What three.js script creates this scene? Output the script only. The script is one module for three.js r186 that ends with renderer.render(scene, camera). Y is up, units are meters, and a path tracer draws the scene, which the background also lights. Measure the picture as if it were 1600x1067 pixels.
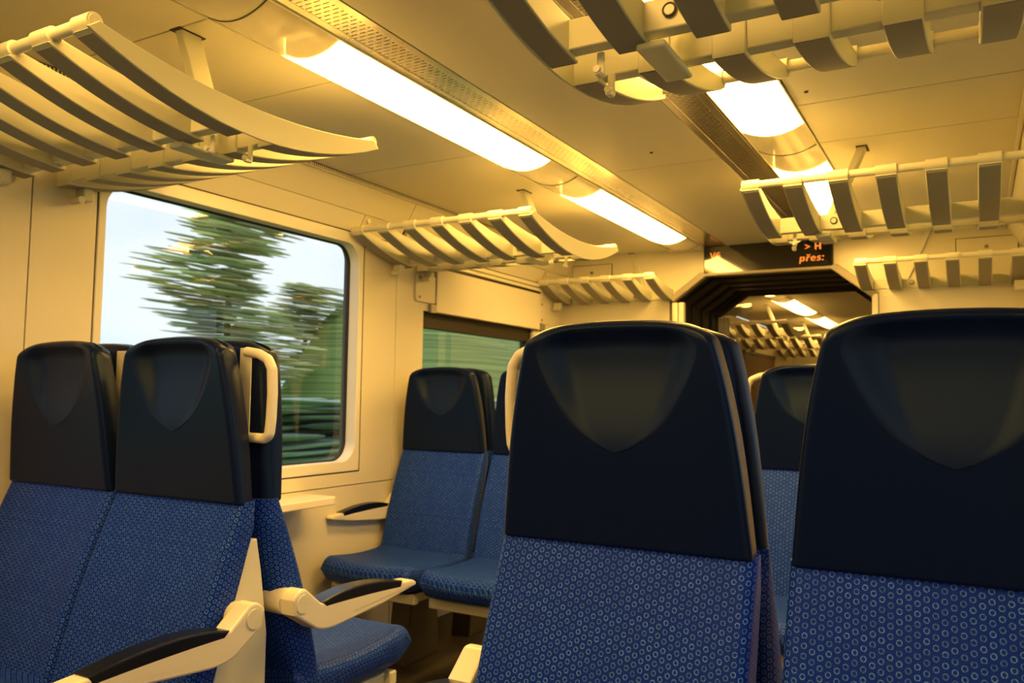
import * as THREE from 'three';
import { RoundedBoxGeometry } from 'three/addons/geometries/RoundedBoxGeometry.js';
import { mergeGeometries, toCreasedNormals } from 'three/addons/utils/BufferGeometryUtils.js';
import { RectAreaLightUniformsLib } from 'three/addons/lights/RectAreaLightUniformsLib.js';

// ------------------------------------------------------------------ camera, sky, light, exposure
const EYE = 1.10;                                   // eye above the floor; the train runs along -z, x = 0 is the camera
const scene = new THREE.Scene();
const camera = new THREE.PerspectiveCamera(2 * Math.atan(533.5 / 1274.8) * 180 / Math.PI, 1600 / 1067, 0.02, 400);
camera.position.set(0, EYE, 0);
camera.rotation.order = 'YXZ';
camera.rotation.set(0.0680, 0.5171, 0.01373);
camera.focus = 1.45; camera.userData.fStop = 7;
const renderer = new THREE.WebGLRenderer({ antialias: true });
renderer.toneMapping = THREE.LinearToneMapping;
renderer.toneMappingExposure = 0.97;
renderer.shadowMap.enabled = true;
RectAreaLightUniformsLib.init();

let seed = 7;
const rnd = () => { seed = (seed * 1664525 + 1013904223) >>> 0; return seed / 4294967296; };
const lerp = (a, b, t) => a + (b - a) * t, clamp = (x, a = 0, b = 1) => Math.min(b, Math.max(a, x));
const sstep = (a, b, x) => { const t = clamp((x - a) / (b - a)); return t * t * (3 - 2 * t); };
// value noise, tiling in x with period p
const h2 = (x, y) => { let n = Math.imul(x, 374761393) + Math.imul(y, 668265263); n = Math.imul(n ^ (n >>> 13), 1274126177); return ((n ^ (n >>> 16)) >>> 0) / 4294967296; };
const vnoise = (x, y, p = 1e6) => { const ix = Math.floor(x), iy = Math.floor(y), fx = x - ix, fy = y - iy, u = fx * fx * (3 - 2 * fx), v = fy * fy * (3 - 2 * fy), m = (a) => ((a % p) + p) % p;
  return lerp(lerp(h2(m(ix), iy), h2(m(ix + 1), iy), u), lerp(h2(m(ix), iy + 1), h2(m(ix + 1), iy + 1), u), v); };
const fbm = (x, y, p, o = 4) => { let s = 0, a = 0.5; for (let i = 0; i < o; i++) { s += a * vnoise(x, y + i * 17, p); x *= 2; y *= 2; p *= 2; a *= 0.5; } return s; };

{ // bright overcast sky with pale blue gaps, the same all round
  const W = 1024, H = 512, d = new Float32Array(W * H * 4), P = 12;
  for (let j = 0; j < H; j++) for (let i = 0; i < W; i++) {
    const el = (j + 0.5) / H - 0.5, c = sstep(0.30, 0.66, fbm(i / W * P, el * 16 + 30, P, 5));
    const o = (j * W + i) * 4, b = [0.42, 0.64, 0.90], w = [0.92, 0.97, 1.0];
    for (let k = 0; k < 3; k++) d[o + k] = (lerp(b[k], w[k], c)) * SKY();
    d[o + 3] = 1;
  }
  function SKY() { return 1.14; }
  const t = new THREE.DataTexture(d, W, H, THREE.RGBAFormat, THREE.FloatType);
  t.mapping = THREE.EquirectangularReflectionMapping; t.magFilter = t.minFilter = THREE.LinearFilter; t.wrapS = THREE.RepeatWrapping; t.needsUpdate = true;
  scene.background = t;
}
const LAMP_COLOR = new THREE.Color().setRGB(1.0, 0.51, 0.070);
const LAMP_POWER = 12.9, GLOW = [29.0, 16.8, 3.8];

// ------------------------------------------------------------------ helpers
const used = new Map();
function numbered(n) { const k = used.get(n) ?? 0; used.set(n, k + 1); return k ? n + '_' + String(k).padStart(3, '0') : n; }
function add(o, parent) { (parent ?? scene).add(o); return o; }
function mesh(name, geo, mat, parent) {
  const g = Array.isArray(geo) ? merge(geo) : geo;
  const m = new THREE.Mesh(g, mat); m.name = numbered(name); m.castShadow = m.receiveShadow = true;
  return add(m, parent);
}
function merge(list) {
  return mergeGeometries(list.map((g) => { const q = g.index ? g.toNonIndexed() : g; for (const k of Object.keys(q.attributes)) if (!['position', 'normal', 'uv'].includes(k)) q.deleteAttribute(k); return q; }));
}
function thing(name, label, category, pos = [0, 0, 0], group) {
  const g = new THREE.Group(); g.name = numbered(name); scene.add(g); g.position.set(...pos);
  g.userData = { label, category }; if (group) g.userData.group = group;
  return g;
}
function struct(name, label, category) {
  const g = new THREE.Group(); g.name = numbered(name); scene.add(g); g.userData = { kind: 'structure', label, category }; return g;
}
function copy(o, pos, label, turn) {
  const c = o.clone(); c.name = numbered(o.name.replace(/_\d+$/, '')); c.position.set(...pos); c.userData = { ...o.userData, label };
  if (turn !== undefined) c.rotation.y = turn;
  c.traverse((m) => { if (m !== c) m.name = numbered(m.name.replace(/_\d+$/, '')); });
  scene.add(c); return c;
}
const box = (x0, x1, y0, y1, z0, z1) => new THREE.BoxGeometry(Math.abs(x1 - x0), Math.abs(y1 - y0), Math.abs(z1 - z0)).translate((x0 + x1) / 2, (y0 + y1) / 2, (z0 + z1) / 2);
const rbox = (x0, x1, y0, y1, z0, z1, r = 0.004, s = 2) => new RoundedBoxGeometry(Math.abs(x1 - x0), Math.abs(y1 - y0), Math.abs(z1 - z0), s, r).translate((x0 + x1) / 2, (y0 + y1) / 2, (z0 + z1) / 2);
const cylX = (r, x0, x1, y, z, n = 20) => new THREE.CylinderGeometry(r, r, Math.abs(x1 - x0), n).rotateZ(Math.PI / 2).translate((x0 + x1) / 2, y, z);
const cylY = (r, y0, y1, x, z, n = 16) => new THREE.CylinderGeometry(r, r, Math.abs(y1 - y0), n).translate(x, (y0 + y1) / 2, z);
const cylZ = (r, z0, z1, x, y, n = 16) => new THREE.CylinderGeometry(r, r, Math.abs(z1 - z0), n).rotateX(Math.PI / 2).translate(x, y, (z0 + z1) / 2);
const shapeOf = (pts) => { const s = new THREE.Shape(); pts.forEach(([a, b], i) => (i ? s.lineTo(a, b) : s.moveTo(a, b))); s.closePath(); return s; };
// polygon in (x, y) drawn out along z from z0 to z1
function prismZ(pts, z0, z1, bevel = 0) {
  const a = Math.min(z0, z1), L = Math.abs(z1 - z0);
  return new THREE.ExtrudeGeometry(shapeOf(pts), { depth: L - 2 * bevel, bevelEnabled: bevel > 0, bevelThickness: bevel, bevelSize: bevel, bevelOffset: -bevel, bevelSegments: 2, curveSegments: 16 }).translate(0, 0, a + bevel);
}
// shape in (d, y), d = distance ahead of the camera (z = -d), drawn out along x from x0 to x1
function prismX(shape, x0, x1, bevel = 0, seg = 12) {
  const a = Math.min(x0, x1), L = Math.abs(x1 - x0);
  const g = new THREE.ExtrudeGeometry(shape instanceof THREE.Shape ? shape : shapeOf(shape), { depth: L - 2 * bevel, bevelEnabled: bevel > 0, bevelThickness: bevel, bevelSize: bevel, bevelOffset: -bevel, bevelSegments: 2, curveSegments: seg });
  return g.translate(0, 0, bevel).rotateY(Math.PI / 2).translate(a, 0, 0);         // (d, y, t) -> (t, y, -d)
}
function roundRect(d0, d1, y0, y1, r, P = THREE.Shape) {
  const s = new P();
  s.moveTo(d0 + r, y0); s.lineTo(d1 - r, y0); s.absarc(d1 - r, y0 + r, r, -Math.PI / 2, 0); s.lineTo(d1, y1 - r); s.absarc(d1 - r, y1 - r, r, 0, Math.PI / 2);
  s.lineTo(d0 + r, y1); s.absarc(d0 + r, y1 - r, r, Math.PI / 2, Math.PI); s.lineTo(d0, y0 + r); s.absarc(d0 + r, y0 + r, r, Math.PI, 1.5 * Math.PI);
  return s;
}
function frameShape(o, i, r, ro = 0.004) { const s = roundRect(...o, ro); s.holes.push(roundRect(...i, r, THREE.Path)); return s; }
const Y = (rel) => rel + EYE;

// ------------------------------------------------------------------ materials
function canvasTex(w, h, draw, srgb = true) {
  const c = document.createElement('canvas'); c.width = w; c.height = h; draw(c.getContext('2d'), w, h);
  const t = new THREE.CanvasTexture(c); t.wrapS = t.wrapT = THREE.RepeatWrapping; if (srgb) t.colorSpace = THREE.SRGBColorSpace; t.anisotropy = 8; return t;
}
const std = (rgb, roughness, more = {}) => { const m = new THREE.MeshStandardMaterial({ roughness, ...more }); m.color.setRGB(...rgb); return m; };
const phys = (rgb, roughness, more = {}) => { const m = new THREE.MeshPhysicalMaterial({ roughness, ...more }); m.color.setRGB(...rgb); return m; };
const grain = canvasTex(256, 256, (g, w, h) => { const d = g.createImageData(w, h); for (let i = 0; i < w * h; i++) { const v = 110 + 60 * (fbm((i % w) / 8, Math.floor(i / w) / 8, 32, 3)) + rnd() * 40; d.data.set([v, v, v, 255], i * 4); } g.putImageData(d, 0, 0); }, false);
grain.repeat.set(9, 9);
const leatherT = canvasTex(512, 512, (g, w, h) => { const d = g.createImageData(w, h); for (let i = 0; i < w * h; i++) { const x = i % w, y = Math.floor(i / w), v = 255 * clamp(0.5 + 1.4 * (fbm(x / 6, y / 6, 512, 3) - 0.45)); d.data.set([v, v, v, 255], i * 4); } g.putImageData(d, 0, 0); }, false);
leatherT.repeat.set(6, 6);
const TW = 0.1787, TH = 0.1806;
function rings(g, w, h, bump) {
  g.fillStyle = bump ? '#505050' : 'rgb(6,42,152)'; g.fillRect(0, 0, w, h);
  const d = g.getImageData(0, 0, w, h);
  for (let i = 0; i < w * h; i++) { const x = i % w, y = Math.floor(i / w), t = (Math.sin(x * Math.PI / 4) * Math.sin(y * Math.PI / 4)) * 0.5 + 0.5, n = 0.72 + 0.36 * t + 0.3 * (rnd() - 0.5); for (let k = 0; k < 3; k++) d.data[i * 4 + k] *= n; }
  g.putImageData(d, 0, 0);
  const sx = w / 16, sy = h / 14;
  for (let c = 0; c < 16; c++) for (let r = 0; r < 14; r++) {
    const x = (c + 0.5) * sx, y = (r + (c % 2 ? 0.75 : 0.25)) * sy, a = rnd() * 6.28, k = 0.75 + 0.25 * rnd();
    g.lineWidth = sx * 0.135; g.lineCap = 'round';
    for (const [a0, a1, q] of [[0, 6.28, 0.55], [a, a + 2.6, 1], [a + 3.3, a + 5.4, 0.85]]) {
      const v = Math.round(k * q * 255); g.strokeStyle = bump ? `rgb(${v},${v},${v})` : `rgba(${Math.round(104 * k)},${Math.round(148 * k)},${Math.round(205 * k)},${q * 0.76})`;
      g.beginPath(); g.arc(x, y, sx * 0.30, a0, a1); g.stroke();
    }
  }
}
const fabT = canvasTex(1024, 1024, (g, w, h) => rings(g, w, h, false)), fabB = canvasTex(1024, 1024, (g, w, h) => rings(g, w, h, true), false);
for (const t of [fabT, fabB]) t.repeat.set(1 / TW, 1 / TH);
const M = {
  cream: std([0.68, 0.635, 0.50], 0.30, { bumpMap: grain, bumpScale: 0.0002 }),
  ceiling: std([0.67, 0.63, 0.53], 0.48, { bumpMap: grain, bumpScale: 0.0001 }),
  gloss: std([0.74, 0.70, 0.57], 0.26),
  frame: std([0.72, 0.70, 0.62], 0.28),
  rack: std([0.66, 0.645, 0.49], 0.38),
  tube: std([0.75, 0.71, 0.55], 0.30),
  backing: std([0.10, 0.085, 0.06], 0.8),
  groove: std([0.03, 0.025, 0.02], 0.8),
  rubber: std([0.012, 0.012, 0.012], 0.55),
  strip: std([0.62, 0.58, 0.50], 0.24, { metalness: 0.85 }),
  floor: std([0.035, 0.028, 0.024], 0.55),
  insert: std([0.33, 0.30, 0.255], 0.75, { bumpMap: grain, bumpScale: 0.0004 }),
  leather: phys([0.0038, 0.0088, 0.038], 0.30, { bumpMap: leatherT, bumpScale: 0.00005, specularIntensity: 0.30, specularColor: new THREE.Color().setRGB(0.6, 0.8, 1.0) }),
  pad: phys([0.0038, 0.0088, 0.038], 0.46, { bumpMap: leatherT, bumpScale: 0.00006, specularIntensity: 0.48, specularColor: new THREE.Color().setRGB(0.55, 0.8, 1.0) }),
  fabric: phys([1, 1, 1], 0.45, { map: fabT, bumpMap: fabB, bumpScale: 0.0006, specularIntensity: 0.28, sheen: 0.2, sheenRoughness: 0.5, sheenColor: new THREE.Color().setRGB(0.04, 0.34, 0.95), specularColor: new THREE.Color().setRGB(0.55, 0.75, 1.0) }),
  armPad: phys([0.004, 0.006, 0.016], 0.28, { specularIntensity: 0.6 }),
  glass: phys([0.93, 0.98, 0.97], 0.0, { transmission: 1, thickness: 0, ior: 1.5 }),
  cover: phys([0.95, 0.93, 0.88], 0.35, { transmission: 0.75, thickness: 0, ior: 1.45 }),
  reflector: std([0.80, 0.78, 0.72], 0.35),
  glow: (() => { const m = std([0.8, 0.78, 0.7], 0.5); m.emissive.setRGB(...GLOW); return m; })(),
  glowDim: (() => { const m = std([0.8, 0.78, 0.7], 0.5); m.emissive.setRGB(GLOW[0] * 0.4, GLOW[1] * 0.4, GLOW[2] * 0.5); return m; })(),
  steel: std([0.35, 0.33, 0.29], 0.5, { metalness: 0.8 }),
  screen: phys([0.006, 0.005, 0.004], 0.10, { clearcoat: 1, clearcoatRoughness: 0.03 }),
  trim: std([0.30, 0.26, 0.19], 0.35),
  soot: std([0.014, 0.009, 0.006], 0.5),
  dark: std([0.045, 0.036, 0.028], 0.5),
  bellows: std([0.012, 0.010, 0.009], 0.5),
  brown: std([0.10, 0.055, 0.018], 0.6),
};

// ------------------------------------------------------------------ setting: floor, ceiling, walls
const XL = -2.36, XR = 0.26, CEIL = Y(0.91), DB = -2.10, DE = 4.79;   // walls, ceiling, back and end of the saloon (distances ahead)
const CAR2 = 5.87, END2 = 12.6;
{
  const f = mesh('floor', box(XL - 0.1, XR + 0.1, -0.08, 0, -DB, -END2 - 0.1), M.floor);
  f.userData = { kind: 'structure', label: 'dark brown train floor under the seats', category: 'floor' };
}
const GAP = 0.0045;
{ // ceiling of separate panels under a dark backing
  const c = struct('ceiling', 'cream train ceiling of flat panels with thin dark joints', 'ceiling');
  mesh('ceiling_backing', box(XL - 0.1, XR + 0.1, CEIL + 0.10, CEIL + 0.18, -DB, -DE - 0.06), M.backing, c);
  const cols = [[-2.243, -1.612, [DB, -1.2, -0.38, 0.42, 1.308, 1.756, 2.56, 3.466, 4.285, DE]], [-1.258, -0.822, [DB, -0.38, 1.308, 3.014, DE]], [-0.462, 0.143, [DB, -1.2, -0.38, 0.42, 1.308, 1.756, 2.575, 2.99, 3.466, 4.285, DE]]];
  for (const [x0, x1, ds] of cols) for (let i = 0; i + 1 < ds.length; i++) {
    mesh('ceiling_panel', rbox(x0, x1, CEIL, CEIL + 0.02, -ds[i] - GAP / 2, -ds[i + 1] + GAP / 2, 0.0015, 1), M.ceiling, c);
  }
  for (const [x, d] of [[-0.416, 2.465], [-1.025, 2.826]]) mesh('ceiling_bolt', [cylY(0.006, CEIL - 0.003, CEIL + 0.005, x, -d, 12)], M.groove, c);
}
// perforated strips beside the lamps: real slots cut through a thin sheet, dark cavity above
const slotT = canvasTex(512, 512, (g, w, h) => {
  g.fillStyle = '#fff'; g.fillRect(0, 0, w, h); g.fillStyle = '#000';
  for (let r = 0; r < 16; r++) for (let q = 0; q < 2; q++) { const x = ((q + (r % 2) * 0.5) * 256 + 40) % 512, y = r * 32 + 12; g.fillRect(x, y, 186, 6); g.fillRect(x - 512, y, 186, 6); }
}, false);
for (const [x0, x1, side] of [[-1.392, -1.262, 'beside the long lit lamp row nearer the big window'], [-0.818, -0.686, 'beside the lamp row above the aisle luggage racks']]) {
  const t = thing('ventilation_strip', 'perforated ventilation strip ' + side, 'vent', [(x0 + x1) / 2, CEIL, -(DB + DE) / 2]);
  const L = DE - DB, w = x1 - x0, m = M.strip.clone(); m.alphaMap = slotT.clone(); m.alphaTest = 0.5; m.alphaMap.repeat.set(1.5, L / 0.26);
  // flat border rails and the slotted sheet between them
  mesh('slotted_sheet', new THREE.PlaneGeometry(w * 0.62, L).rotateX(Math.PI / 2).translate(0, 0.001, 0), m, t);
  mesh('border_rail', rbox(-w / 2, -w * 0.31, 0, 0.006, -L / 2, L / 2, 0.001, 1), M.strip, t);
  mesh('border_rail', rbox(w * 0.31, w / 2, 0, 0.006, -L / 2, L / 2, 0.001, 1), M.strip, t);
  mesh('air_duct', [box(-w / 2, w / 2, 0.05, 0.055, -L / 2, L / 2), box(-w / 2, -w / 2 + 0.004, 0.006, 0.05, -L / 2, L / 2), box(w / 2 - 0.004, w / 2, 0.006, 0.05, -L / 2, L / 2)], M.groove, t);
}

// the two side walls: panels, window openings, sloping upper panels
const WIN = [[-1.855, -0.645], [-0.145, 1.065], [1.563, 2.77]], WY0 = Y(-0.285), WY1 = Y(0.660), WR = 0.085;
const FR = (w) => [w[0] - 0.026, w[1] + 0.030, Y(-0.328), Y(0.708)];   // outer edge of a window surround
const SEAMS = [DB, -0.38, 1.333, 3.044, DE];
function sideWall(name, xw, s, label) {             // s = +1: the room lies towards +x of the wall
  const g = struct(name, label, 'wall');
  const put = (shape, t0, t1, mat, nm, b = 0) => mesh(nm, prismX(shape, xw + s * t0, xw + s * t1, b), mat, g);
  const W2 = [3.262, 4.412, Y(-0.285), s > 0 ? Y(0.42) : Y(0.66)];
  for (let i = 0; i + 1 < SEAMS.length; i++) {
    const a = SEAMS[i] + GAP / 2, b = SEAMS[i + 1] - GAP / 2;
    const sh = roundRect(a, b, Y(-0.386), Y(0.710), 0.002);
    const last = i === SEAMS.length - 2;
    if (last) sh.holes.push(roundRect(W2[0], W2[1], W2[2], W2[3], 0.004, THREE.Path));
    else { const f = FR(WIN[i]); sh.holes.push(roundRect(f[0] - 0.004, f[1] + 0.011, f[2] - 0.006, f[3] - 0.0, 0.004, THREE.Path)); }
    put(sh, -0.02, 0, M.cream, 'wall_panel');
    put(roundRect(a, b, 0, Y(-0.390), 0.002), -0.02, 0, M.cream, 'wall_panel');
    // sloping panels above: a flap, then the upper panel up to the vent rail
    const p = (t) => [xw + s * 0.11 * t, Y(0.712 + 0.188 * t)], th = 0.02;
    for (const [t0, t1, nm, mat] of [[0.012, 0.41, 'flap_panel', M.gloss], [0.42, 0.985, 'upper_panel', M.cream]]) {
      const A = p(t0), B = p(t1), n = [-s * 0.863 * th, 0.505 * th];
      const zA = nm === 'flap_panel' ? a + 0.035 : a, zB = nm === 'flap_panel' ? b - (last ? 0.30 : 0.29) : b;
      mesh(nm, prismZ([A, B, [B[0] + n[0], B[1] + n[1]], [A[0] + n[0], A[1] + n[1]]], -zA, -zB), mat, g);
      if (nm === 'flap_panel') {
        mesh(nm, prismZ([A, B, [B[0] + n[0], B[1] + n[1]], [A[0] + n[0], A[1] + n[1]]], -zB - 0.006, -b), M.cream, g);
        const C = p(0.30); mesh('hinge_bolt', cylX(0.011, C[0] - s * 0.004, C[0] + s * 0.007, C[1], -zB - 0.035, 14), M.tube, g);
      }
    }
  }
  // backing behind the joints, with the same window openings, as thick as the wall
  const back = roundRect(DB, DE, 0, Y(1.02), 0.002);
  for (const w of WIN) back.holes.push(roundRect(w[0] - 0.02, w[1] + 0.02, WY0 - 0.02, WY1 + 0.02, WR, THREE.Path));
  back.holes.push(roundRect(W2[0] - 0.01, W2[1] + 0.01, W2[2] - 0.01, W2[3] + (s > 0 ? 0.06 : 0.01), 0.01, THREE.Path));
  put(back, -0.10, -0.024, M.backing, 'wall_backing');
  return g;
}
sideWall('wall_left', XL, 1, 'cream panelled side wall of the train around the large window');
sideWall('wall_right', XR, -1, 'cream panelled side wall at the window side of the nearest seats');

// windows: surround, reveal, gasket, pane
function trainWindow(n, xw, s, w, label) {
  const g = struct('window_' + n, label, 'window');
  const inner = [w[0], w[1], WY0, WY1];
  mesh('window_frame', prismX(frameShape(FR(w), inner, WR, 0.006), xw - s * 0.05, xw + s * 0.005, 0.003, 16), M.frame, g);
  { const f = FR(w); mesh('window_joint', prismX(frameShape([f[0] - 0.0035, f[1] + 0.0105, f[2] - 0.0055, f[3] + 0.0015], [f[0] + 0.001, f[1] - 0.001, f[2] + 0.001, f[3] - 0.001], 0.006, 0.004), xw - s * 0.019, xw - s * 0.0015), M.soot, g); }
  mesh('window_gasket', prismX(frameShape([w[0] - 0.012, w[1] + 0.012, WY0 - 0.012, WY1 + 0.012], [w[0] + 0.006, w[1] - 0.006, WY0 + 0.006, WY1 - 0.006], WR - 0.005, 0.06), xw - s * 0.062, xw - s * 0.0505, 0, 16), M.rubber, g);
  mesh('window_pane', new THREE.ShapeGeometry(roundRect(w[0] - 0.004, w[1] + 0.004, WY0 - 0.004, WY1 + 0.004, WR), 16).rotateY(s > 0 ? Math.PI / 2 : Math.PI / 2).translate(xw - s * 0.058, 0, 0), M.glass, g);
  return g;
}
{
  let n = 1;
  trainWindow(n++, XL, 1, WIN[2], 'large side window with rounded corners looking out on trees');
  for (const w of WIN.slice(0, 2)) trainWindow(n++, XL, 1, w, 'side window behind the camera on the far side of the aisle');
  for (const w of WIN) trainWindow(n++, XR, -1, w, 'side window on the wall beside the nearest seats');
  // the lower half of the last window under its blind box
  for (const [xw, s, lab] of [[XL, 1, 'smaller side window half covered by a cream blind box'], [XR, -1, 'last side window on the wall beside the nearest seats']]) {
    const g = struct('window_' + n++, lab, 'window');
    const o = [3.262, 4.412, Y(-0.285), s > 0 ? Y(0.47) : Y(0.69)];
    mesh('window_frame', prismX(frameShape([o[0] - 0.03, o[1] + 0.03, o[2] - 0.03, o[3] + 0.02], [o[0] + 0.004, o[1] - 0.02, o[2] + 0.03, s > 0 ? Y(0.340) : Y(0.645)], 0.012, 0.004), xw - s * 0.07, xw - s * 0.024, 0.002), M.soot, g);
    mesh('window_pane', new THREE.PlaneGeometry(o[1] - o[0] - 0.01, o[3] - o[2] - 0.02).rotateY(Math.PI / 2).translate(xw - s * 0.06, (o[2] + o[3]) / 2, -(o[0] + o[1]) / 2), M.glass, g);
  }
}
// thin grilled rails where the sloping panels meet the ceiling
for (const [x, s, lab] of [[XL + 0.11, 1, 'long thin slotted air rail above the large window'], [XR - 0.11, -1, 'slotted air rail over the wall beside the nearest seats']]) {
  const t = thing('air_rail', lab, 'vent', [x, CEIL, 0]);
  mesh('rail', prismZ([[0, -0.016], [s * 0.010, -0.016], [s * 0.012, 0.0], [s * 0.012, 0.03], [0, 0.03]], -DB, -DE), s > 0 ? M.groove : M.cream, t);
  const k = Math.round((DE - 0.8) / 0.0115), im = new THREE.InstancedMesh(new THREE.BoxGeometry(0.006, 0.013, 0.0055), M.cream, k), mt = new THREE.Matrix4();
  for (let i = 0; i < k; i++) im.setMatrixAt(i, mt.makeTranslation(s * 0.0095, -0.0095, -(0.8 + i * 0.0115)));
  im.castShadow = im.receiveShadow = true; im.name = numbered('rail_teeth'); im.userData.kind = 'stuff'; t.add(im);
  mesh('lip', rbox(-0.004, s * 0.013, -0.019, -0.0155, -DB, -DE, 0.001, 1), M.cream, t);
}
// end walls with the cut-cornered opening
const OCT = [[-1.600, 0], [-1.600, Y(0.598)], [-1.40, Y(0.742)], [-0.672, Y(0.742)], [-0.465, Y(0.572)], [-0.465, 0]];
const octPts = (k) => OCT.map(([x, y]) => [x + Math.sign(x + 1.0) * k, y > 1 ? y + k * 0.75 : y]);
const arch = (k0, k1, y0 = 0.002) => { const a = octPts(k1), b = octPts(k0).reverse(); return shapeOf([...a, ...b].map(([x, y]) => [x, Math.max(y, y0)])); };
function endWall(name, d0, d1, mat, label, hole = 0.02) {
  const o = octPts(hole);
  const s = shapeOf([[XL - 0.02, 0.001], ...o.map(([x, y]) => [x, Math.max(y, 0.001)]), [XR + 0.02, 0.001], [XR + 0.02, Y(0.98)], [XL - 0.02, Y(0.98)]]);
  const m = mesh(name, new THREE.ExtrudeGeometry(s, { depth: d1 - d0, bevelEnabled: false }).translate(0, 0, -d1), mat);
  m.userData = { kind: 'structure', label, category: 'wall' };
}
endWall('wall_end', DE, DE + 0.05, M.cream, 'cream end wall around the doorway under the display');
endWall('wall_next_car', CAR2 - 0.05, CAR2, M.dark, 'dark wall around the second doorway of the next carriage', 0.006);
mesh('wall_back', box(XL - 0.1, XR + 0.1, 0, CEIL + 0.18, -DB, -DB + 0.06), M.dark).userData = { kind: 'structure', label: 'dark partition wall behind the camera', category: 'wall' };
{
  const band = (pts, k0, k1) => { const o = [], i = []; for (const [x, y] of pts) { const sx = Math.sign(x + 1.0); o.push([x + sx * k1, y > 1 ? y + k1 * 0.75 : y]); i.push([x + sx * k0, y > 1 ? y + k0 * 0.75 : y]); } return [...o, ...i.reverse()]; };
  for (const [n, d, mat, lab] of [[1, DE - 0.03, M.trim, 'pale rounded frame of the doorway at the carriage end'], [2, CAR2 - 0.085, M.dark, 'dark frame of the second doorway into the next carriage']]) {
    const g = struct('trim_' + n, lab, 'door frame');
    const P = OCT;
    mesh('frame_head', prismZ(band(P.slice(1, 5), -0.012, 0.022), -d, -d - 0.05, 0.006), mat, g);
    for (const [x0, x1, dz] of [[-1.594, -1.560, 0], [-1.557, -1.523, 0.008], [-0.478, -0.446, 0]]) mesh('door_post', rbox(x0, x1, 0, Y(0.585), -d - dz, -d - 0.05, 0.006), M.gloss, g);
  }
}

// outer shell of the gangway and the next carriage
{
  const g = thing('gangway_bellows', 'black ribbed rubber bellows around the passage beyond the doorway', 'gangway', [0, 0, -(DE + 0.05)]);
  const N = 9, L = CAR2 - 0.05 - DE - 0.05;
  for (let i = 0; i < N; i++) {
    mesh('bellows_fold', new THREE.ExtrudeGeometry(arch(i % 2 ? 0.034 : 0.020, 0.08), { depth: L / N - 0.02, bevelEnabled: true, bevelThickness: 0.008, bevelSize: 0.008, bevelSegments: 2 }).translate(0, 0, -(i + 1) * L / N + 0.01), M.bellows, g);
  }
  mesh('bellows_sleeve', new THREE.ExtrudeGeometry(arch(0.092, 0.105), { depth: L - 0.004, bevelEnabled: false }).translate(0, 0, -L + 0.002), M.bellows, g);
}
{
  const c = struct('ceiling_next_car', 'cream ceiling of the next carriage seen through the doorway', 'ceiling');
  mesh('ceiling_backing', box(XL - 0.1, XR + 0.1, CEIL + 0.10, CEIL + 0.16, -CAR2 + 0.05, -END2), M.backing, c);
  for (const [x0, x1] of [[-2.243, -1.612], [-1.392, -0.686], [-0.462, 0.143]]) for (let d = CAR2; d < END2 - 0.1; d += 1.69) mesh('ceiling_panel', rbox(x0, x1, CEIL, CEIL + 0.02, -d - GAP / 2, -Math.min(END2, d + 1.69) + GAP / 2, 0.0015, 1), M.ceiling, c);
  for (const [nm, xw, s, lab] of [['wall_next_left', XL, 1, 'cream side wall of the next carriage with a brown drawn blind'], ['wall_next_right', XR, -1, 'side wall of the next carriage hidden by the door frame']]) {
    const w = struct(nm, lab, 'wall');
    mesh('wall_panel', rbox(xw - s * 0.1, xw, 0, Y(0.712), -CAR2, -9.0, 0.002, 1), M.cream, w);
    mesh('wall_panel', rbox(xw - s * 0.1, xw, 0, Y(0.712), -9.0 - GAP, -END2, 0.002, 1), M.cream, w);
    mesh('upper_panel', prismZ([[xw, Y(0.714)], [xw + s * 0.11, Y(0.905)], [xw - s * 0.1, Y(0.905)], [xw - s * 0.1, Y(0.714)]], -CAR2, -END2), M.cream, w);
  }
  const e = mesh('wall_next_end', box(XL - 0.1, XR + 0.1, 0, CEIL + 0.12, -END2, -END2 - 0.06), M.cream); e.userData = { kind: 'structure', label: 'pale end wall far inside the next carriage', category: 'wall' };
  const b = thing('window_blind', 'brown roller blind drawn down on the side wall of the next carriage', 'blind', [XL, Y(0.56), -10.5]);
  mesh('blind_cloth', rbox(0.003, 0.012, -1.0, 0.0, -0.80, 0.9, 0.003, 1), M.brown, b);
  mesh('blind_rail', rbox(0.002, 0.018, -0.01, 0.03, -0.82, 0.92, 0.004, 1), M.dark, b);
}

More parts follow.
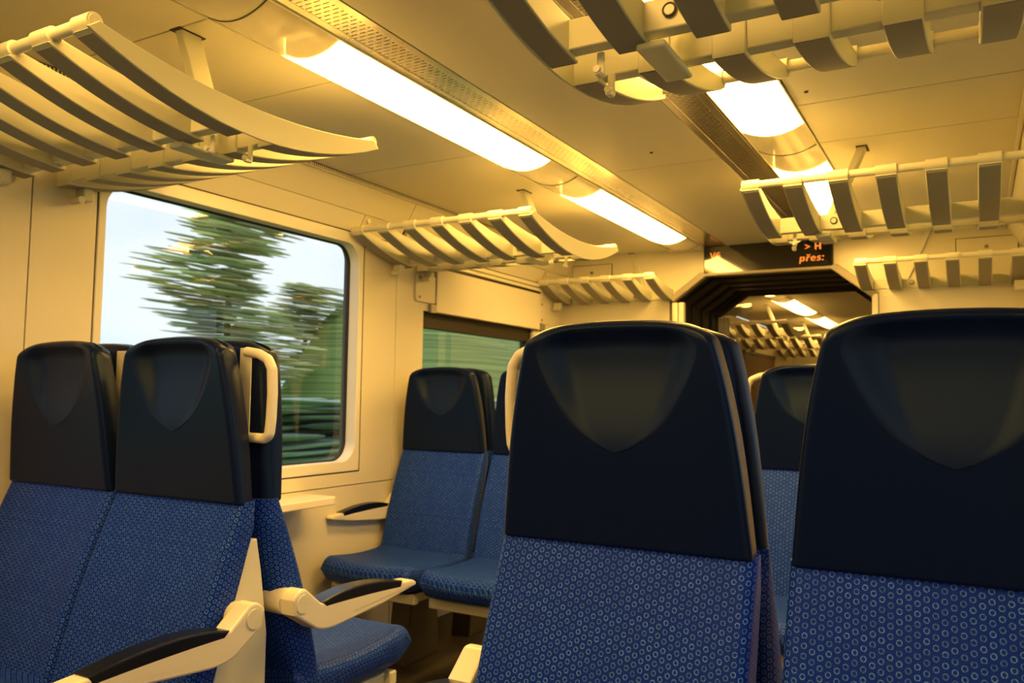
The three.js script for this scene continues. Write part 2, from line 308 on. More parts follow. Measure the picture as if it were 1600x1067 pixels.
// ------------------------------------------------------------------ ceiling lamps
function ceilingLamp(x, d0, d1, lit, label, dim = 1) {
  const L = d1 - d0, c = (d0 + d1) / 2, t = thing('ceiling_lamp', label, 'ceiling lamp', [x, CEIL, -c]);
  const hw = 0.104, arc = (r, dy) => { const p = []; for (let i = 0; i <= 14; i++) { const u = i / 7 - 1; p.push([u * r, dy - 0.028 * (1 - u * u)]); } return p; };
  const shell = (z0, z1, th) => { const o = arc(hw - 0.004, 0), q = arc(hw - 0.004, th).reverse(); return prismZ([...o, ...q], z0, z1); };
  mesh('housing', [box(-hw, hw, 0.055, 0.06, -L / 2, L / 2), box(-hw, -hw + 0.003, 0.0, 0.055, -L / 2, L / 2), box(hw - 0.003, hw, 0.0, 0.055, -L / 2, L / 2), box(-hw, hw, 0.0, 0.055, L / 2 - 0.003, L / 2), box(-hw, hw, 0.0, 0.055, -L / 2, -L / 2 + 0.003)], M.reflector, t);
  const a = c - lit[0], b = c - lit[1];             // local z of the lit ends
  mesh('lit_diffuser', toCreasedNormals(shell(a, b, 0.003), 0.6), dim < 1 ? M.glowDim : M.glow, t);
  if (L / 2 - a > 0.02) {
    mesh('clear_cover', toCreasedNormals(shell(L / 2 - 0.003, a + 0.0015, 0.002), 0.6), M.cover, t);
    mesh('lamp_holder', [rbox(-0.045, 0.045, 0.012, 0.05, a + 0.03, a + 0.075, 0.006), rbox(-0.03, -0.012, 0.005, 0.03, a + 0.002, a + 0.03, 0.003), rbox(0.012, 0.03, 0.005, 0.03, a + 0.002, a + 0.03, 0.003)], M.reflector, t);
  }
  if (b + L / 2 > 0.02) {
    mesh('clear_cover', toCreasedNormals(shell(b - 0.0015, -L / 2 + 0.003, 0.002), 0.6), M.cover, t);
    mesh('lamp_holder', [rbox(-0.045, 0.045, 0.012, 0.05, b - 0.075, b - 0.03, 0.006), rbox(-0.03, -0.012, 0.005, 0.03, b - 0.03, b - 0.002, 0.003), rbox(0.012, 0.03, 0.005, 0.03, b - 0.03, b - 0.002, 0.003)], M.reflector, t);
  }
  for (const [e, on] of [[a, L / 2 - a > 0.02], [b, b + L / 2 > 0.02]]) if (on) mesh('lamp_end_plate', prismZ([...arc(hw - 0.008, 0.004), [hw - 0.008, 0.054], [-hw + 0.008, 0.054]], e - 0.0015, e + 0.0015), M.reflector, t);
  const ring = arc(hw - 0.003, -0.0015), ringI = arc(hw - 0.003, 0.003).reverse();
  mesh('joint_ring', prismZ([...ring, ...ringI], -L / 2 + 0.0005, -L / 2 + 0.003), M.dark, t);
  mesh('edge_rail', rbox(-hw - 0.002, -hw + 0.003, -0.004, 0.001, -L / 2, L / 2, 0.001, 1), M.gloss, t);
  mesh('edge_rail', rbox(hw - 0.003, hw + 0.002, -0.004, 0.001, -L / 2, L / 2, 0.001, 1), M.gloss, t);
  const l = new THREE.RectAreaLight(LAMP_COLOR, LAMP_POWER * dim, 0.17, Math.abs(lit[1] - lit[0]) - 0.02);
  l.name = numbered('lamp_light'); l.rotation.x = -Math.PI / 2; l.position.set(0, -0.033, (a + b) / 2); t.add(l);
}
for (const [x, rows] of [[-1.502, ['long lit tube lamp along the ceiling above the big window bay', 'shorter looking lit tube lamp at the far end of the row, ending at the display']], [-0.572, ['lit tube lamp partly hidden behind the nearest aisle-side luggage rack', 'lit tube lamp seen through the slats of the second aisle-side luggage rack']]]) {
  ceilingLamp(x, -2.07, -0.38, [-1.82, -0.63], 'tube lamp in the ceiling behind the camera ' + (x < -1 ? 'on the far side of the aisle' : 'over the nearest seats'));
  const near = x < -1 ? 'unlit clear end of a tube lamp at the top edge above the crescent luggage rack' : 'tube lamp overhead of the camera above the nearest seats';
  ceilingLamp(x, -0.38, 1.305, [-0.20, 0.99], near, 0.7);
  ceilingLamp(x, 1.305, 2.995, [1.555, 2.745], rows[0]);
  ceilingLamp(x, 2.995, 4.685, [3.245, 4.435], rows[1]);
  mesh('ceiling_panel', rbox(x - 0.105, x + 0.105, CEIL - 0.018, CEIL + 0.02, -4.687, -4.787, 0.008), M.ceiling, scene.getObjectByName('ceiling'));
  const g2 = x < -1 ? 'in the next carriage' : 'hidden behind the door frame';
  if (x > -1) continue;
  ceilingLamp(x, CAR2 + 0.004, 7.34, [5.95, 7.06], 'lit tube lamp closest beyond the doorway ' + g2, 0.5);
  ceilingLamp(x, 7.344, 9.03, [7.6, 8.79], 'second lit tube lamp beyond the doorway ' + g2, 0.5);
  ceilingLamp(x, 9.034, 10.72, [9.29, 10.48], 'third lit tube lamp beyond the doorway ' + g2, 0.5);
  ceilingLamp(x, 10.724, 12.41, [10.98, 12.17], 'last lit tube lamp beyond the doorway ' + g2, 0.5);
}

// ------------------------------------------------------------------ luggage racks
const TUBE_R = 0.0125;
function makeRack(side, n, half, label) {           // side -1: hangs at the left wall; local x = 0 at the inner end, runs outwards by side; local y = 0 the eye height
  const t = thing('luggage_rack', label, 'luggage rack', [0, 0, 0], 'cream slatted luggage racks');
  const pitch = 0.1375, sw = 0.060, L = (n - 1) * pitch + sw, D = 0.43, sgn = (x0, x1) => [side * x0, side * x1];
  const yb = (q) => 0.598 + 0.094 * (q / D) ** 2, yt = (q) => 0.677 + 0.050 * (q / D) ** 2;
  const cres = (q0, q1, ex = 0) => { const p = [], m = 14, tr = (q) => clamp(q, -D + 0.018, D - 0.014); for (let i = 0; i <= m; i++) { const q = lerp(q0, q1, i / m); p.push([q, yb(q) - ex]); } for (let i = m; i >= 0; i--) { const q = tr(lerp(q0, q1, i / m)); p.push([q, yt(q) - 0.012 + ex]); } return p; };
  const ends = half ? [[-D, -0.085]] : [[-D, -0.046], [0.046, D]];
  for (let i = 0; i < n; i++) {
    const [a, b] = sgn(i * pitch + (i ? 0 : 0.006), i * pitch + sw);
    for (const [q0, q1] of ends) {
      const sl = mesh('slat', prismX(cres(q0, q1), a, b, 0.0025), M.rack, t), lo = q0 < 0 ? q0 + 0.010 : q0 + 0.003, hi = q0 < 0 ? q1 - 0.003 : q1 - 0.010, p = [];
      for (let k = 0; k <= 14; k++) { const q = lerp(lo, hi, k / 14); p.push([q, yb(q) - 0.0012]); }
      for (let k = 14; k >= 0; k--) { const q = lerp(lo, hi, k / 14); p.push([q, yb(q) + 0.004]); }
      mesh('slat_insert', prismX(p, Math.min(a, b) + 0.003, Math.max(a, b) - 0.003), M.insert, sl);
    }
    for (const k of [-1, 1].slice(0, half ? 1 : 2)) mesh('clamp', cylX(!i && k > 0 ? TUBE_R + 0.002 : TUBE_R + 0.005, a, b, 0.711, -k * (D - 0.012), 20), M.tube, t);
  }
  { const [a, b] = sgn(0, 0.006); mesh('end_plate', prismX(cres(-D - 0.006, half ? -0.083 : D + 0.006, 0.0015), a, b, 0.002), M.rack, t); }
  for (const k of half ? [-1] : [-1, 1]) { const [a, b] = sgn(0.004, L); mesh('tube', cylX(TUBE_R, a, b, 0.711, -k * (D - 0.012)), M.tube, t); }
  for (const [q0, q1] of half ? [[-0.082, -0.035]] : [[-0.086, -0.052], [0.052, 0.086]]) { const [a, b] = sgn(0.006, L); mesh('rail', rbox(a, b, 0.608, half ? 0.660 : 0.664, -q1, -q0, 0.004), M.rack, t); }
  // slanted hanger up to the ceiling with a foot under the rails
  const px0 = side < 0 ? -0.272 : 0.332, px1 = side < 0 ? -0.17 : 0.215, w = 0.013, zc = half ? 0.06 : 0.0;
  mesh('hanger', prismZ([[px0 - w, 0.912], [px0 + w, 0.912], [px1 + w, 0.650], [px1 - w, 0.650]], zc - 0.03, zc + 0.03, 0.003), M.rack, t);
  mesh('hanger_collar', [box(px0 - w - 0.006, px0 + w + 0.006, 0.9075, 0.9105, zc - 0.04, zc + 0.04)], M.groove, t);
  if (!half) { const fx = side * 0.205; mesh('hanger_foot', rbox(fx - 0.026, fx + 0.026, 0.586, 0.600, -0.085, 0.075, 0.006, 3), M.rack, t); }
  // hooks, screw and wall bracket
  for (const [x, q] of half ? [[side * 0.115, -0.06]] : [[side * 0.105, -0.048], [side * 0.085, 0.048]]) {
    mesh('coat_hook', [rbox(x - 0.007, x + 0.007, 0.566, 0.610, -q - 0.003, -q + 0.003, 0.002), rbox(x - 0.006, x + 0.006, 0.563, 0.571, -q - 0.003, -q + 0.018, 0.003), cylZ(0.0065, -q + 0.014, -q + 0.021, x, 0.573, 12)], M.tube, t);
  }
  { const x = side * (0.139 + sw + 0.045); const q = half ? -0.083 : -0.087; mesh('screw', [cylZ(0.009, -q, -q + 0.004, x, 0.638, 16)], M.steel, t); mesh('screw', [new THREE.TorusGeometry(0.0105, 0.0022, 8, 20).translate(x, 0.638, -q + 0.003)], M.dark, t); }
  for (const q of half ? [-0.2] : [-0.12, 0.12]) { const [a, b] = sgn(L - 0.045, L + 0.001); mesh('wall_bracket', [rbox(a, b, 0.566, 0.604, -q - 0.016, -q + 0.016, 0.005), cylX(0.011, a, b, 0.566, -q + 0.022, 12)], M.rack, t); }
  return t;
}
const DIN = 1.342;
const left7 = makeRack(-1, 7, false, 'large cream crescent luggage rack hanging above the two seats across the aisle'); left7.position.set(-1.452, EYE, -DIN);
const right7 = makeRack(1, 7, false, 'close cream luggage rack seen from below above the two nearest seats'); right7.position.set(-0.668, EYE, -DIN);
copy(left7, [-1.452, EYE, -3.122], 'cream luggage rack between the big window and the half covered window');
copy(right7, [-0.668, EYE, -3.122], 'cream luggage rack with tube rail crossing in front of the display');
const left6 = makeRack(-1, 6, true, 'small half-depth cream luggage rack against the end wall beside the display frame'); left6.position.set(-1.592, EYE, -4.865);
const right6 = makeRack(1, 6, true, 'half-depth cream luggage rack against the end wall under the latch hatch'); right6.position.set(-0.528, EYE, -4.865);
copy(right6, [-1.452, EYE, -5.79], 'luggage rack end peeking past the frame just inside the next carriage', Math.PI);
copy(left7, [-1.452, EYE, -7.96], 'first full luggage rack seen in the next carriage through the doorway');
copy(left7, [-1.452, EYE, -9.81], 'middle luggage rack of the next carriage below the first one');
copy(left7, [-1.452, EYE, -11.70], 'farthest and lowest luggage rack seen in the next carriage');

// ------------------------------------------------------------------ seats
// a padded slab: rings of points up its height; front, sides and back with rounded edges
function slab({ H, w, zf, zb, y, r, rt = 0, rb = 0, nu = 28, nv = 24, nb = 8 }) {
  const P = [], U = [], I = [], row = nu + 1 + nb + 1 + 1;
  for (let j = 0; j <= nv; j++) {
    const v0 = j / nv, v = rt || rb ? 0.5 - 0.5 * Math.cos(Math.PI * v0) * (0.55 + 0.45 * Math.abs(Math.cos(Math.PI * v0))) : v0, hw = w(v), h = v * H;
    const et = rt ? clamp((h - (H - rt)) / rt) : 0, eb = rb ? clamp((rb - h) / rb) : 0, e2 = Math.max(et, eb), rr = et > eb ? rt : rb;
    const dv = rr * (1 - Math.sqrt(Math.max(0, 1 - e2 * e2)));
    const ring = [];
    const pt = (q, front) => {
      const s = Math.sign(q) * (1 - (1 - Math.abs(q)) ** 1.6), x = s * hw, e = clamp((Math.abs(x) - (hw - r)) / r), du = r * (1 - Math.sqrt(Math.max(0, 1 - e * e)));
      const Fz = zf(x, v, s), Bz = zb(v), half = (Fz - Bz) / 2 - 0.0005, dr = Math.min(half, du + dv);
      return [x, y(s, v), front ? Fz - dr : Bz + dr];
    };
    for (let i = 0; i <= nu; i++) ring.push(pt(i / nu * 2 - 1, true));
    for (let i = 0; i <= nb; i++) ring.push(pt(1 - i / nb * 2, false));
    ring.push(ring[0].slice());
    let arc = -hw;
    ring.forEach((p, i) => { if (i) arc += Math.hypot(p[0] - ring[i - 1][0], p[2] - ring[i - 1][2]); P.push(...p); U.push(arc, h); });
  }
  for (let j = 0; j < nv; j++) for (let i = 0; i < row - 1; i++) { const a = j * row + i; I.push(a, a + 1, a + row + 1, a, a + row + 1, a + row); }
  for (const j of [0, nv]) {                        // flat ends
    const c = P.length / 3; let s = [0, 0, 0];
    for (let i = 0; i < row - 1; i++) for (let k = 0; k < 3; k++) s[k] += P[(j * row + i) * 3 + k] / (row - 1);
    P.push(...s); U.push(0, j ? H : 0);
    for (let i = 0; i < row - 1; i++) { const q = P.length / 3; for (const m of [j * row + i, j * row + i + 1]) { P.push(P[m * 3], P[m * 3 + 1], P[m * 3 + 2]); U.push(P[m * 3], P[m * 3 + 2]); } j ? I.push(c, q, q + 1) : I.push(c, q + 1, q); }
  }
  const g = new THREE.BufferGeometry();
  g.setAttribute('position', new THREE.Float32BufferAttribute(P, 3)); g.setAttribute('uv', new THREE.Float32BufferAttribute(U, 2)); g.setIndex(I); g.computeVertexNormals();
  return g;
}
const HB = 0.853, HT = 1.232, TIP = 1.010;           // headrest bottom and top, tip of its shield
const table = (t) => (x) => { let i = 1; while (i < t.length - 1 && x > t[i][0]) i++; const [x0, a] = t[i - 1], [x1, b] = t[i], u = clamp((x - x0) / (x1 - x0)), A = t[Math.max(0, i - 2)], B = t[Math.min(t.length - 1, i + 1)]; const m0 = (b - A[1]) / Math.max(1e-6, x1 - A[0]) * (x1 - x0), m1 = (B[1] - a) / Math.max(1e-6, B[0] - x0) * (x1 - x0), u2 = u * u, u3 = u2 * u; return (2 * u3 - 3 * u2 + 1) * a + (u3 - 2 * u2 + u) * m0 + (3 * u2 - 2 * u3) * b + (u3 - u2) * m1; };
const headZ = (v) => 0.066 + 0.030 * v - 0.010 * v * v;            // the headrest leans forward again above the backrest
const shieldW = table([[0, 0.003], [0.044, 0.030], [0.2, 0.078], [0.49, 0.118], [0.75, 0.141], [0.86, 0.145], [0.93, 0.140], [0.98, 0.126], [1, 0.112]]);
const headY = (s, v) => HB + v * ((HT - HB) - 0.012 * s * s * sstep(0.3, 1, v) - 0.020 * Math.abs(s) ** 6 * sstep(0.5, 1, v));
const VT = (TIP - HB) / (HT - HB);
const recess = (x, v) => { const s = (v - VT) / (0.965 - VT); if (s <= 0) return 0; const q = 1 - Math.abs(x) / Math.max(1e-4, shieldW(s)); return 0.026 * sstep(0, 0.42, q) * sstep(0, 0.75, s) * (1 - sstep(0.86, 1.03, s) * 0.9); };
const headW = table([[0, 0.221], [0.4, 0.2045], [0.7, 0.188], [0.85, 0.1785], [1, 0.167]]);
const geoHead = slab({ H: HT - HB, w: headW, zf: (x, v, s) => headZ(v) + (0.004 + 0.008 * v) * (Math.abs(s) ** 2.2) - 0.003 - recess(x, v), zb: (v) => 0.0135 + 0.018 * v * v, y: headY, r: 0.015, rt: 0.022, rb: 0.006, nu: 72, nv: 64 });
const geoPad = (() => {                             // the shield-shaped inset, a skin 2 mm proud of the recess
  const P = [], U = [], I = [], n = 40, m = 40;
  for (let j = 0; j <= m; j++) for (let i = 0; i <= n; i++) {
    const s = 0.002 + 0.968 * (j / m) ** 1.4, t = i / n * 2 - 1, v = VT + s * (0.965 - VT), x = t * shieldW(s) * 0.985, ss = x / headW(v), yy = headY(ss, v);
    const edge = 1 - Math.max(Math.abs(t), 0) ** 12;
    P.push(x, yy, headZ(v) + (0.004 + 0.008 * v) * Math.abs(ss) ** 2.2 - 0.003 - recess(x, v) + 0.0012 * edge + 0.0004); U.push(x, yy);
  }
  for (let j = 0; j < m; j++) for (let i = 0; i < n; i++) { const a = j * (n + 1) + i; I.push(a, a + 1, a + n + 2, a, a + n + 2, a + n + 1); }
  const g = new THREE.BufferGeometry(); g.setAttribute('position', new THREE.Float32BufferAttribute(P, 3)); g.setAttribute('uv', new THREE.Float32BufferAttribute(U, 2)); g.setIndex(I); g.computeVertexNormals(); return g;
})();
const backFront = (v) => lerp(0.212, 0.062, v ** 0.92);
const geoBack = slab({ H: 0.46, w: (v) => 0.2262 - 0.001 * v, zf: (x, v, s) => backFront(v) + 0.026 * Math.abs(s) ** 2.4 * Math.sin(Math.PI * clamp(0.15 + 0.8 * v)) - 0.008 + 0.012 * Math.sin(Math.PI * v * 1.1) * (1 - s * s), zb: (v) => Math.max(0.004, backFront(v) - 0.075), y: (s, v) => 0.40 + v * 0.46, r: 0.022, rb: 0.01, nu: 44, nv: 36 });
const geoCush = (() => {
  const g = slab({ H: 0.49, w: (v) => 0.2262 - 0.012 * sstep(0.8, 1, v), zf: (x, v, s) => 0.10 + 0.010 * Math.abs(s) ** 3 - 0.018 * Math.sin(Math.PI * clamp(v * 1.1)) + 0.004, zb: (v) => 0.012 * v, y: (s, v) => v * 0.49 - 0.02 * s * s * v, r: 0.03, rt: 0.045, rb: 0.01, nu: 40, nv: 36 });
  return g.rotateX(Math.PI / 2).scale(1, -1, 1).translate(0, 0.34, 0.12);
})();
// scale(1,-1,1) after the turn keeps the padded side up; flip the winding back
{ const ix = geoCush.index.array; for (let i = 0; i < ix.length; i += 3) { const k = ix[i]; ix[i] = ix[i + 1]; ix[i + 1] = k; } geoCush.computeVertexNormals(); }
const smooth = (pts, x0, x1, b) => prismX(pts, x0, x1, b, 16);
function armShape() {
  const s = new THREE.Shape(), a = (d, y) => [-d, y];   // prismX takes d ahead, and the arm reaches towards the viewer
  s.absarc(-0.073, 0.622, 0.033, 0.4, Math.PI * 0.62, false);
  s.lineTo(...a(0.135, 0.612)); s.lineTo(...a(0.30, 0.612)); s.lineTo(...a(0.447, 0.604)); s.lineTo(...a(0.492, 0.600));
  s.quadraticCurveTo(-0.512, 0.594, -0.507, 0.584); s.lineTo(...a(0.36, 0.562)); s.lineTo(...a(0.20, 0.548)); s.quadraticCurveTo(-0.15, 0.543, -0.12, 0.556); s.lineTo(...a(0.085, 0.578));
  s.lineTo(...a(0.050, 0.600)); s.closePath();
  return s;
}
function armPadShape() {
  const s = new THREE.Shape(); s.moveTo(-0.137, 0.613); s.quadraticCurveTo(-0.26, 0.645, -0.445, 0.6065); s.lineTo(-0.438, 0.590); s.quadraticCurveTo(-0.28, 0.600, -0.150, 0.600); s.closePath(); return s;
}
function makeSeat(arms, label, extra = {}) {        // arms: list of -1 / 1 (which sides carry an armrest), local z towards the sitter
  const t = thing('passenger_seat', label, 'seat', [0, 0, 0], extra.group);
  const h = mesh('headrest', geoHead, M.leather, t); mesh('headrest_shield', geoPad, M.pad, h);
  mesh('backrest', geoBack, M.fabric, t); mesh('cushion', geoCush, M.fabric, t);
  mesh('seat_frame', [rbox(-0.21, 0.21, 0.300, 0.338, 0.50, 0.53, 0.006), rbox(-0.21, 0.21, 0.29, 0.336, 0.14, 0.20, 0.006), rbox(-0.19, -0.15, 0.30, 0.334, 0.16, 0.52, 0.004), rbox(0.15, 0.19, 0.30, 0.334, 0.16, 0.52, 0.004)], M.rack, t);
  mesh('pedestal', prismX([[-0.36, 0.0], [-0.12, 0.0], [-0.15, 0.30], [-0.32, 0.30]], -0.05, 0.05, 0.006), M.dark, t);
  if (extra.upright) for (const x of [extra.upright * 0.155]) mesh('upright', rbox(x - 0.019, x + 0.019, 0.25, Y(0.106), 0.0005, 0.0030, 0.001, 1), M.rack, t);
  for (const s of arms) {
    const near = extra.turned, wall = extra.wall;
    // side support between the two backs
    if (!near) mesh('side_support', prismX([[0.03, 0.02], [-0.15, 0.02], [-0.125, 0.45], [-0.070, 0.70], [-0.025, 0.775], [-0.008, 0.775], [0.008, 0.70], [0.03, 0.56]], s * 0.200, s * 0.218, 0.003), M.rack, t);
    const [x0, x1] = wall ? [s * 0.229, s * 0.266] : [s * 0.238, s * 0.286];
    const a = mesh('armrest', smooth(armShape(), x0, x1, 0.005), M.gloss, t);
    mesh('armrest_pad', smooth(armPadShape(), x0 - s * 0.001, x1 + s * 0.001, 0.004), M.armPad, a);
    mesh('pivot_cap', cylX(0.021, x1, x1 + s * 0.0025, 0.622, 0.073, 28), M.rack, a);
    mesh('pivot_sleeve', [cylX(0.030, s * 0.18, x0 + s * 0.001, 0.622, 0.073, 28)], M.gloss, a);
    // grab handle standing out beside the headrest, in the plane between the two backs
    const hx = s * 0.155, ox = s * 0.238, path = new THREE.CurvePath(), V = (x, y) => new THREE.Vector3(x, y, 0.0);
    const pts = [[hx, 1.197], [s * 0.195, 1.191], [ox - s * 0.014, 1.178], [ox, 1.156], [ox + s * 0.004, 1.10], [ox + s * 0.002, 1.04], [ox - s * 0.002, 1.008], [ox - s * 0.018, 0.998], [hx, 1.000]];
    if (!near) mesh('grab_handle', new THREE.TubeGeometry(new THREE.CatmullRomCurve3(pts.map(([x, y]) => V(x, y)), false, 'catmullrom', 0.12), 64, 0.0115, 12).scale(1, 1, 1.1), M.gloss, t);
  }
  return t;
}
const R1 = 1.345, R2 = 3.112;
const put = (o, x, d, turn = 0) => { o.position.set(x, 0, -d); o.rotation.y = turn; return o; };
const seatA = put(makeSeat([-1], 'nearest blue seat beside the aisle, its cream armrest end low at its side'), -0.523, R1);
const seatB = put(makeSeat([], 'nearest blue seat by the window, cut off by the picture edge'), -0.026, R1);
const seatL2 = put(makeSeat([1], 'blue aisle seat across the aisle with cream grab handle and a long armrest', { upright: 1 }), -1.630, R1);
const seatL1 = put(makeSeat([-1], 'blue window seat across the aisle under the crescent luggage rack', { wall: true, turned: true, upright: 1 }), -2.087, R1);
const away = put(makeSeat([-1], 'turned away seat beside the grab handle, its lit blue cushion and armrest pointing away', { turned: true }), -1.630, R1, Math.PI);
copy(seatB, [-2.087, 0, -R1], 'turned away window seat, only its dark headrest rim showing behind the first window seat', Math.PI);
copy(seatB, [-0.523, 0, -R1], 'turned away seat whose dark edge shows behind the nearest aisle seat', Math.PI);
put(makeSeat([-1], 'blue window seat in the second bay beside the wall armrest', { wall: true, turned: true }), -2.092, R2);
copy(seatL2, [-1.607, 0, -R2], 'blue aisle seat in the second bay, half hidden by the nearest aisle seat');
copy(seatA, [-0.508, 0, -R2], 'blue seat glimpsed in the gap between the two nearest seats');
copy(seatB, [-2.092, 0, -R2], 'turned away seat whose headrest edge shows behind the second bay window seat', Math.PI);
for (const [x, l] of [[-0.512, 'seat behind the camera beside the aisle'], [-0.018, 'seat by the window that the picture is taken from'], [-1.633, 'aisle seat facing away opposite the first row across the aisle'], [-2.087, 'window seat facing away opposite the first row across the aisle']]) copy(seatB, [x, 0, 0.42], l, Math.PI);

// ------------------------------------------------------------------ small fittings
{ // blind box over the half window
  const t = thing('blind_box', 'wide cream blind box panel covering the top of the second window', 'blind', [XL, Y(0.53), -3.85]);
  mesh('front_panel', rbox(0.006, 0.018, -0.112, 0.112, 3.85 - 3.352, 3.85 - 4.47, 0.005), M.gloss, t);
  mesh('under_lip', rbox(0.002, 0.017, -0.118, -0.113, 3.85 - 3.36, 3.85 - 4.46, 0.002, 1), M.dark, t);
  mesh('top_rail', rbox(0.0, 0.016, 0.1275, 0.146, 3.85 - 3.35, 3.85 - 4.50, 0.004), M.tube, t);
  mesh('top_rail', rbox(0.0, 0.017, 0.152, 0.176, 3.85 - 3.30, 3.85 - 4.52, 0.006), M.tube, t);
  mesh('rail_gap', rbox(0.0, 0.012, 0.1125, 0.127, 3.85 - 3.35, 3.85 - 4.48, 0.001, 1), M.soot, t);
  for (const [d0, d1] of [[3.185, 3.347], [4.475, 4.62]]) {
    mesh('side_plate', prismX(roundRect(d0 - 3.85, d1 - 3.85, -0.07, 0.07, 0.018), 0.002, 0.010, 0.001, 8), M.cream, t);
    for (const y of [-0.048, 0.05]) mesh('screw', cylX(0.007, 0.008, 0.014, y, -(d0 + 0.03 - 3.85), 12), M.steel, t);
    mesh('guide_block', rbox(0.0, 0.022, -0.118, -0.075, -((d0 < 4 ? 3.30 : 4.48) - 3.85), -((d0 < 4 ? 3.345 : 4.53) - 3.85), 0.003), M.steel, t);
  }
}
{ // fold-out window table
  const t = thing('window_table', 'small cream table ledge on the wall under the large window', 'table', [XL, Y(-0.395), -2.12]);
  const s = new THREE.Shape(); s.moveTo(0, -0.33); s.lineTo(0, 0.34); s.lineTo(0.16, 0.345); s.quadraticCurveTo(0.19, 0.345, 0.19, 0.315); s.lineTo(0.19, -0.29); s.quadraticCurveTo(0.19, -0.33, 0.15, -0.33); s.closePath();
  mesh('table_top', new THREE.ExtrudeGeometry(s, { depth: 0.020, bevelEnabled: true, bevelThickness: 0.005, bevelSize: 0.005, bevelOffset: -0.005, bevelSegments: 3 }).rotateX(-Math.PI / 2).translate(0, -0.026, 0), M.gloss, t);
  mesh('table_bracket', prismZ([[0.001, -0.03], [0.12, -0.03], [0.001, -0.12]], -0.02, 0.02, 0.004), M.rack, t);
}
for (const [x0, x1, y0, y1, lab] of [[-2.27, -2.0, 0.775, 0.853, 'small cream latch hatch in the end wall above the half-depth rack by the wall'], [-0.073, 0.199, 0.772, 0.850, 'cream latch hatch in the end wall above the half-depth rack, with round lock']]) {
  const t = thing('service_hatch', lab, 'hatch', [(x0 + x1) / 2, Y((y0 + y1) / 2), -DE]), w = (x1 - x0) / 2, h = (y1 - y0) / 2;
  mesh('joint', box(-w - 0.004, w + 0.004, -h - 0.004, h + 0.004, 0, 0.0015), M.groove, t);
  mesh('lid', rbox(-w, w, -h, h, 0, 0.008, 0.002, 1), M.cream, t);
  mesh('lock', [cylZ(0.011, 0.006, 0.012, 0, -0.01, 20)], M.steel, t); mesh('keyhole', cylZ(0.004, 0.010, 0.0128, 0, -0.01, 10), M.groove, t);
}
{ // passenger display over the doorway
  const t = thing('led_display', 'black passenger display with orange dotted lettering above the doorway', 'display', [-1.0345, Y(0.829), -DE]);
  const W = 0.725, H = 0.166, w = 1024, h = 256;
  mesh('case', rbox(-W / 2, W / 2, -H / 2, H / 2, 0.001, 0.030, 0.004), M.rubber, t);
  const tex = canvasTex(w, h, (g) => {
    g.fillStyle = '#000'; g.fillRect(0, 0, w, h);
    const put = (txt, x, y, px, skew) => { g.save(); g.transform(1, 0, skew, 1, x, y); g.font = `bold ${px}px sans-serif`; g.fillStyle = '#ff8428'; g.fillText(txt, 0, 0); g.restore(); };
    put('V6', 46, 116, 80, 0); put('> H', 816, 100, 88, 0); put('přes:', 770, 202, 82, -0.12);
    g.fillStyle = 'rgba(0,0,0,0.55)'; for (let x = 0; x < w; x += 8) g.fillRect(x, 0, 2, h); for (let y = 0; y < h; y += 8) g.fillRect(0, y, w, 2);
    g.fillStyle = '#000'; g.fillRect(970, 0, 54, h);
  });
  const m = M.screen.clone(); m.emissiveMap = tex; m.emissive.setRGB(2.4, 2.4, 2.4);
  mesh('screen', new THREE.PlaneGeometry(W - 0.01, H - 0.008).translate(0, 0, 0.0312), m, t);
}

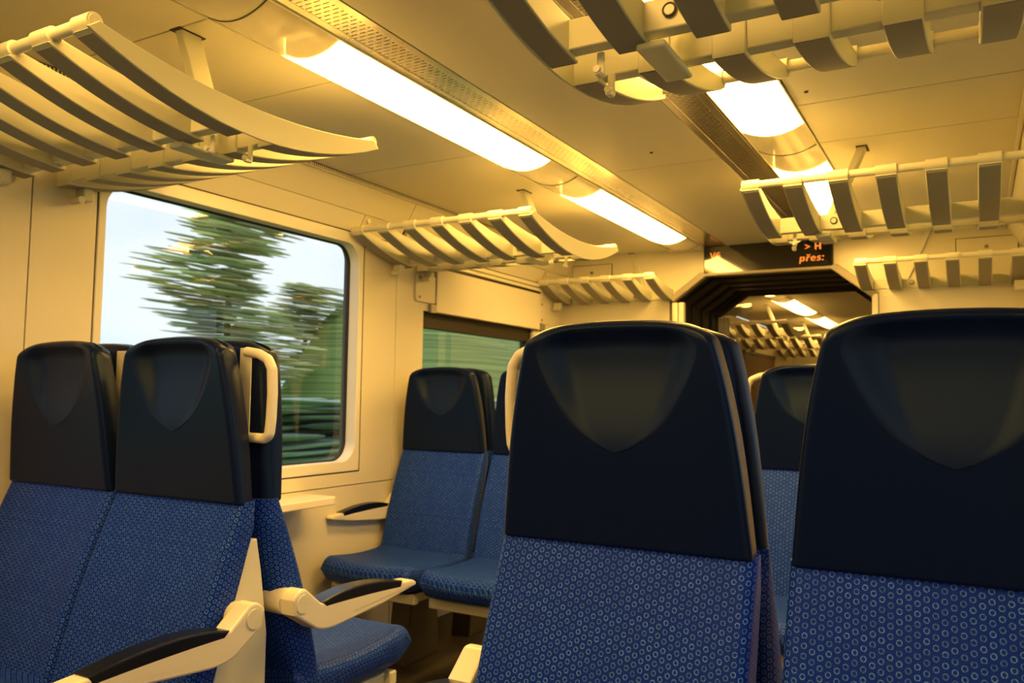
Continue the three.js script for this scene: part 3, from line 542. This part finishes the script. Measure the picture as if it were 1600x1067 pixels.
// ------------------------------------------------------------------ outside: field, hedge, trees
{
  const GY = -1.7;
  const grassT = canvasTex(512, 512, (g, w, h) => { const d = g.createImageData(w, h); for (let i = 0; i < w * h; i++) { const x = i % w, y = Math.floor(i / w), n = fbm(x / 90, y / 6, 1e5, 5), k = 0.6 + 0.8 * n; d.data.set([134 * k, 150 * k, 80 * k, 255], i * 4); } g.putImageData(d, 0, 0); });
  grassT.repeat.set(0.02, 0.12);
  const P = [], U = [], I = [], xs = [-120, -60, -40, -26, -18, -13, -10, -7, -4.5, 6, 30, 120], yy = [0.8, 0.6, 0.3, 0.1, -0.2, -0.5, -0.9, -1.2, -1.6, -1.7, -1.7, -1.2];
  xs.forEach((x, i) => { for (const z of [120, 30, 0, -30, -60, -140]) { P.push(x, yy[i] - 0.35, z); U.push(z, x); } });
  for (let i = 0; i + 1 < xs.length; i++) for (let j = 0; j < 5; j++) { const a = i * 6 + j; I.push(a, a + 6, a + 1, a + 1, a + 6, a + 7); }
  const g = new THREE.BufferGeometry(); g.setAttribute('position', new THREE.Float32BufferAttribute(P, 3)); g.setAttribute('uv', new THREE.Float32BufferAttribute(U, 2)); g.setIndex(I); g.computeVertexNormals();
  const m = mesh('ground', g, std([1, 1, 1], 0.95, { map: grassT, side: THREE.DoubleSide })); m.userData = { kind: 'structure', label: 'green grassy field outside the train windows', category: 'ground' };
  { // grassy bank rising beyond the second window
    const P = [], U = [], I = [], zs = [], N = 40, K = 8;
    for (let i = 0; i <= N; i++) zs.push(lerp(-4, -70, (i / N) ** 1.3));
    zs.forEach((z, i) => { for (let k = 0; k <= K; k++) { const u = k / K, hgt = lerp(0.15, 4.1, sstep(-13.2, -18, z)) + 0.25 * (fbm(z * 0.3 + 50, 3, 1e5, 3) - 0.45); P.push(lerp(-8.2, -14.5, u), -1.5 + (hgt + 1.5) * (1 - (1 - u) ** 1.8), z + u * 0.6); U.push(z, P[P.length - 2] * 2.2); } });
    for (let i = 0; i < N; i++) for (let k = 0; k < K; k++) { const a = i * (K + 1) + k; I.push(a, a + K + 1, a + 1, a + 1, a + K + 1, a + K + 2); }
    const b = new THREE.BufferGeometry(); b.setAttribute('position', new THREE.Float32BufferAttribute(P, 3)); b.setAttribute('uv', new THREE.Float32BufferAttribute(U, 2)); b.setIndex(I); b.computeVertexNormals();
    const t2 = grassT.clone(); t2.repeat.set(0.05, 0.22);
    const bm = mesh('ground_bank', b, std([2.6, 2.1, 2.7].map((x) => Math.min(1, x)), 0.95, { map: t2, side: THREE.DoubleSide })); bm.userData = { kind: 'structure', label: 'grassy green bank rising beyond the half covered window', category: 'ground' };
  }
  const leaf = new THREE.IcosahedronGeometry(1, 1);
  const leafM = (rgb) => phys(rgb, 1, { transmission: 0.65, thickness: 0 });
  function foliage(name, parent, mat, n, place) {
    const im = new THREE.InstancedMesh(leaf, mat, n), o = new THREE.Object3D(), c = new THREE.Color();
    for (let i = 0; i < n; i++) { place(o, i); o.updateMatrix(); im.setMatrixAt(i, o.matrix); const k = 0.65 + 0.7 * rnd(); im.setColorAt(i, c.setRGB(k * (0.9 + 0.3 * rnd()), k, k * 0.9)); }
    im.castShadow = im.receiveShadow = true; im.name = numbered(name); im.userData.kind = 'stuff'; parent.add(im); return im;
  }
  const bark = std([0.20, 0.17, 0.12], 0.9);
  function tree(x, d, h, r, n, rgb, label) {
    const t = thing('tree', label, 'tree', [x, -0.4, -d]);
    mesh('trunk', new THREE.CylinderGeometry(0.05, 0.11, h * 0.75, 10).translate(0, h * 0.375, 0), bark, t);
    foliage('foliage', t, leafM(rgb), n, (o) => { const a = rnd() * 6.28, v = rnd(), q = Math.sqrt(rnd()) * r * (1 - 0.55 * v * v) * (0.6 + 0.4 * Math.sin(v * 9 + a)); o.position.set(Math.cos(a) * q * 0.7, h * (0.22 + 0.78 * v), Math.sin(a) * q); o.scale.set(0.05 + 0.08 * rnd(), 0.008 + 0.014 * rnd(), 0.3 + 0.6 * rnd()); o.rotation.set((rnd() - 0.5) * 0.08, 0, 0); });
  }
  tree(-14, 12.2, 5.6, 2.4, 900, [0.74, 0.80, 0.52], 'olive green tree filling the middle of the large window');
  tree(-15, 15.6, 4.3, 2.2, 520, [0.74, 0.80, 0.58], 'lower pale green tree toward the far side of the large window');
    const hd = thing('hedge', 'dense green hedge along the field outside the windows', 'hedge', [-9.2, -1.0, -10.5]);
  foliage('foliage', hd, leafM([0.27, 0.44, 0.15]), 1100, (o) => { const z = (rnd() - 0.5) * 15, top = 2.0; o.position.set((rnd() - 0.5) * 1.6, rnd() * top, z); o.scale.set(0.2, 0.025 + 0.045 * rnd(), 1.0 + 1.6 * rnd()); o.rotation.set((rnd() - 0.5) * 0.08, 0, 0); });
}
renderer.render(scene, camera);
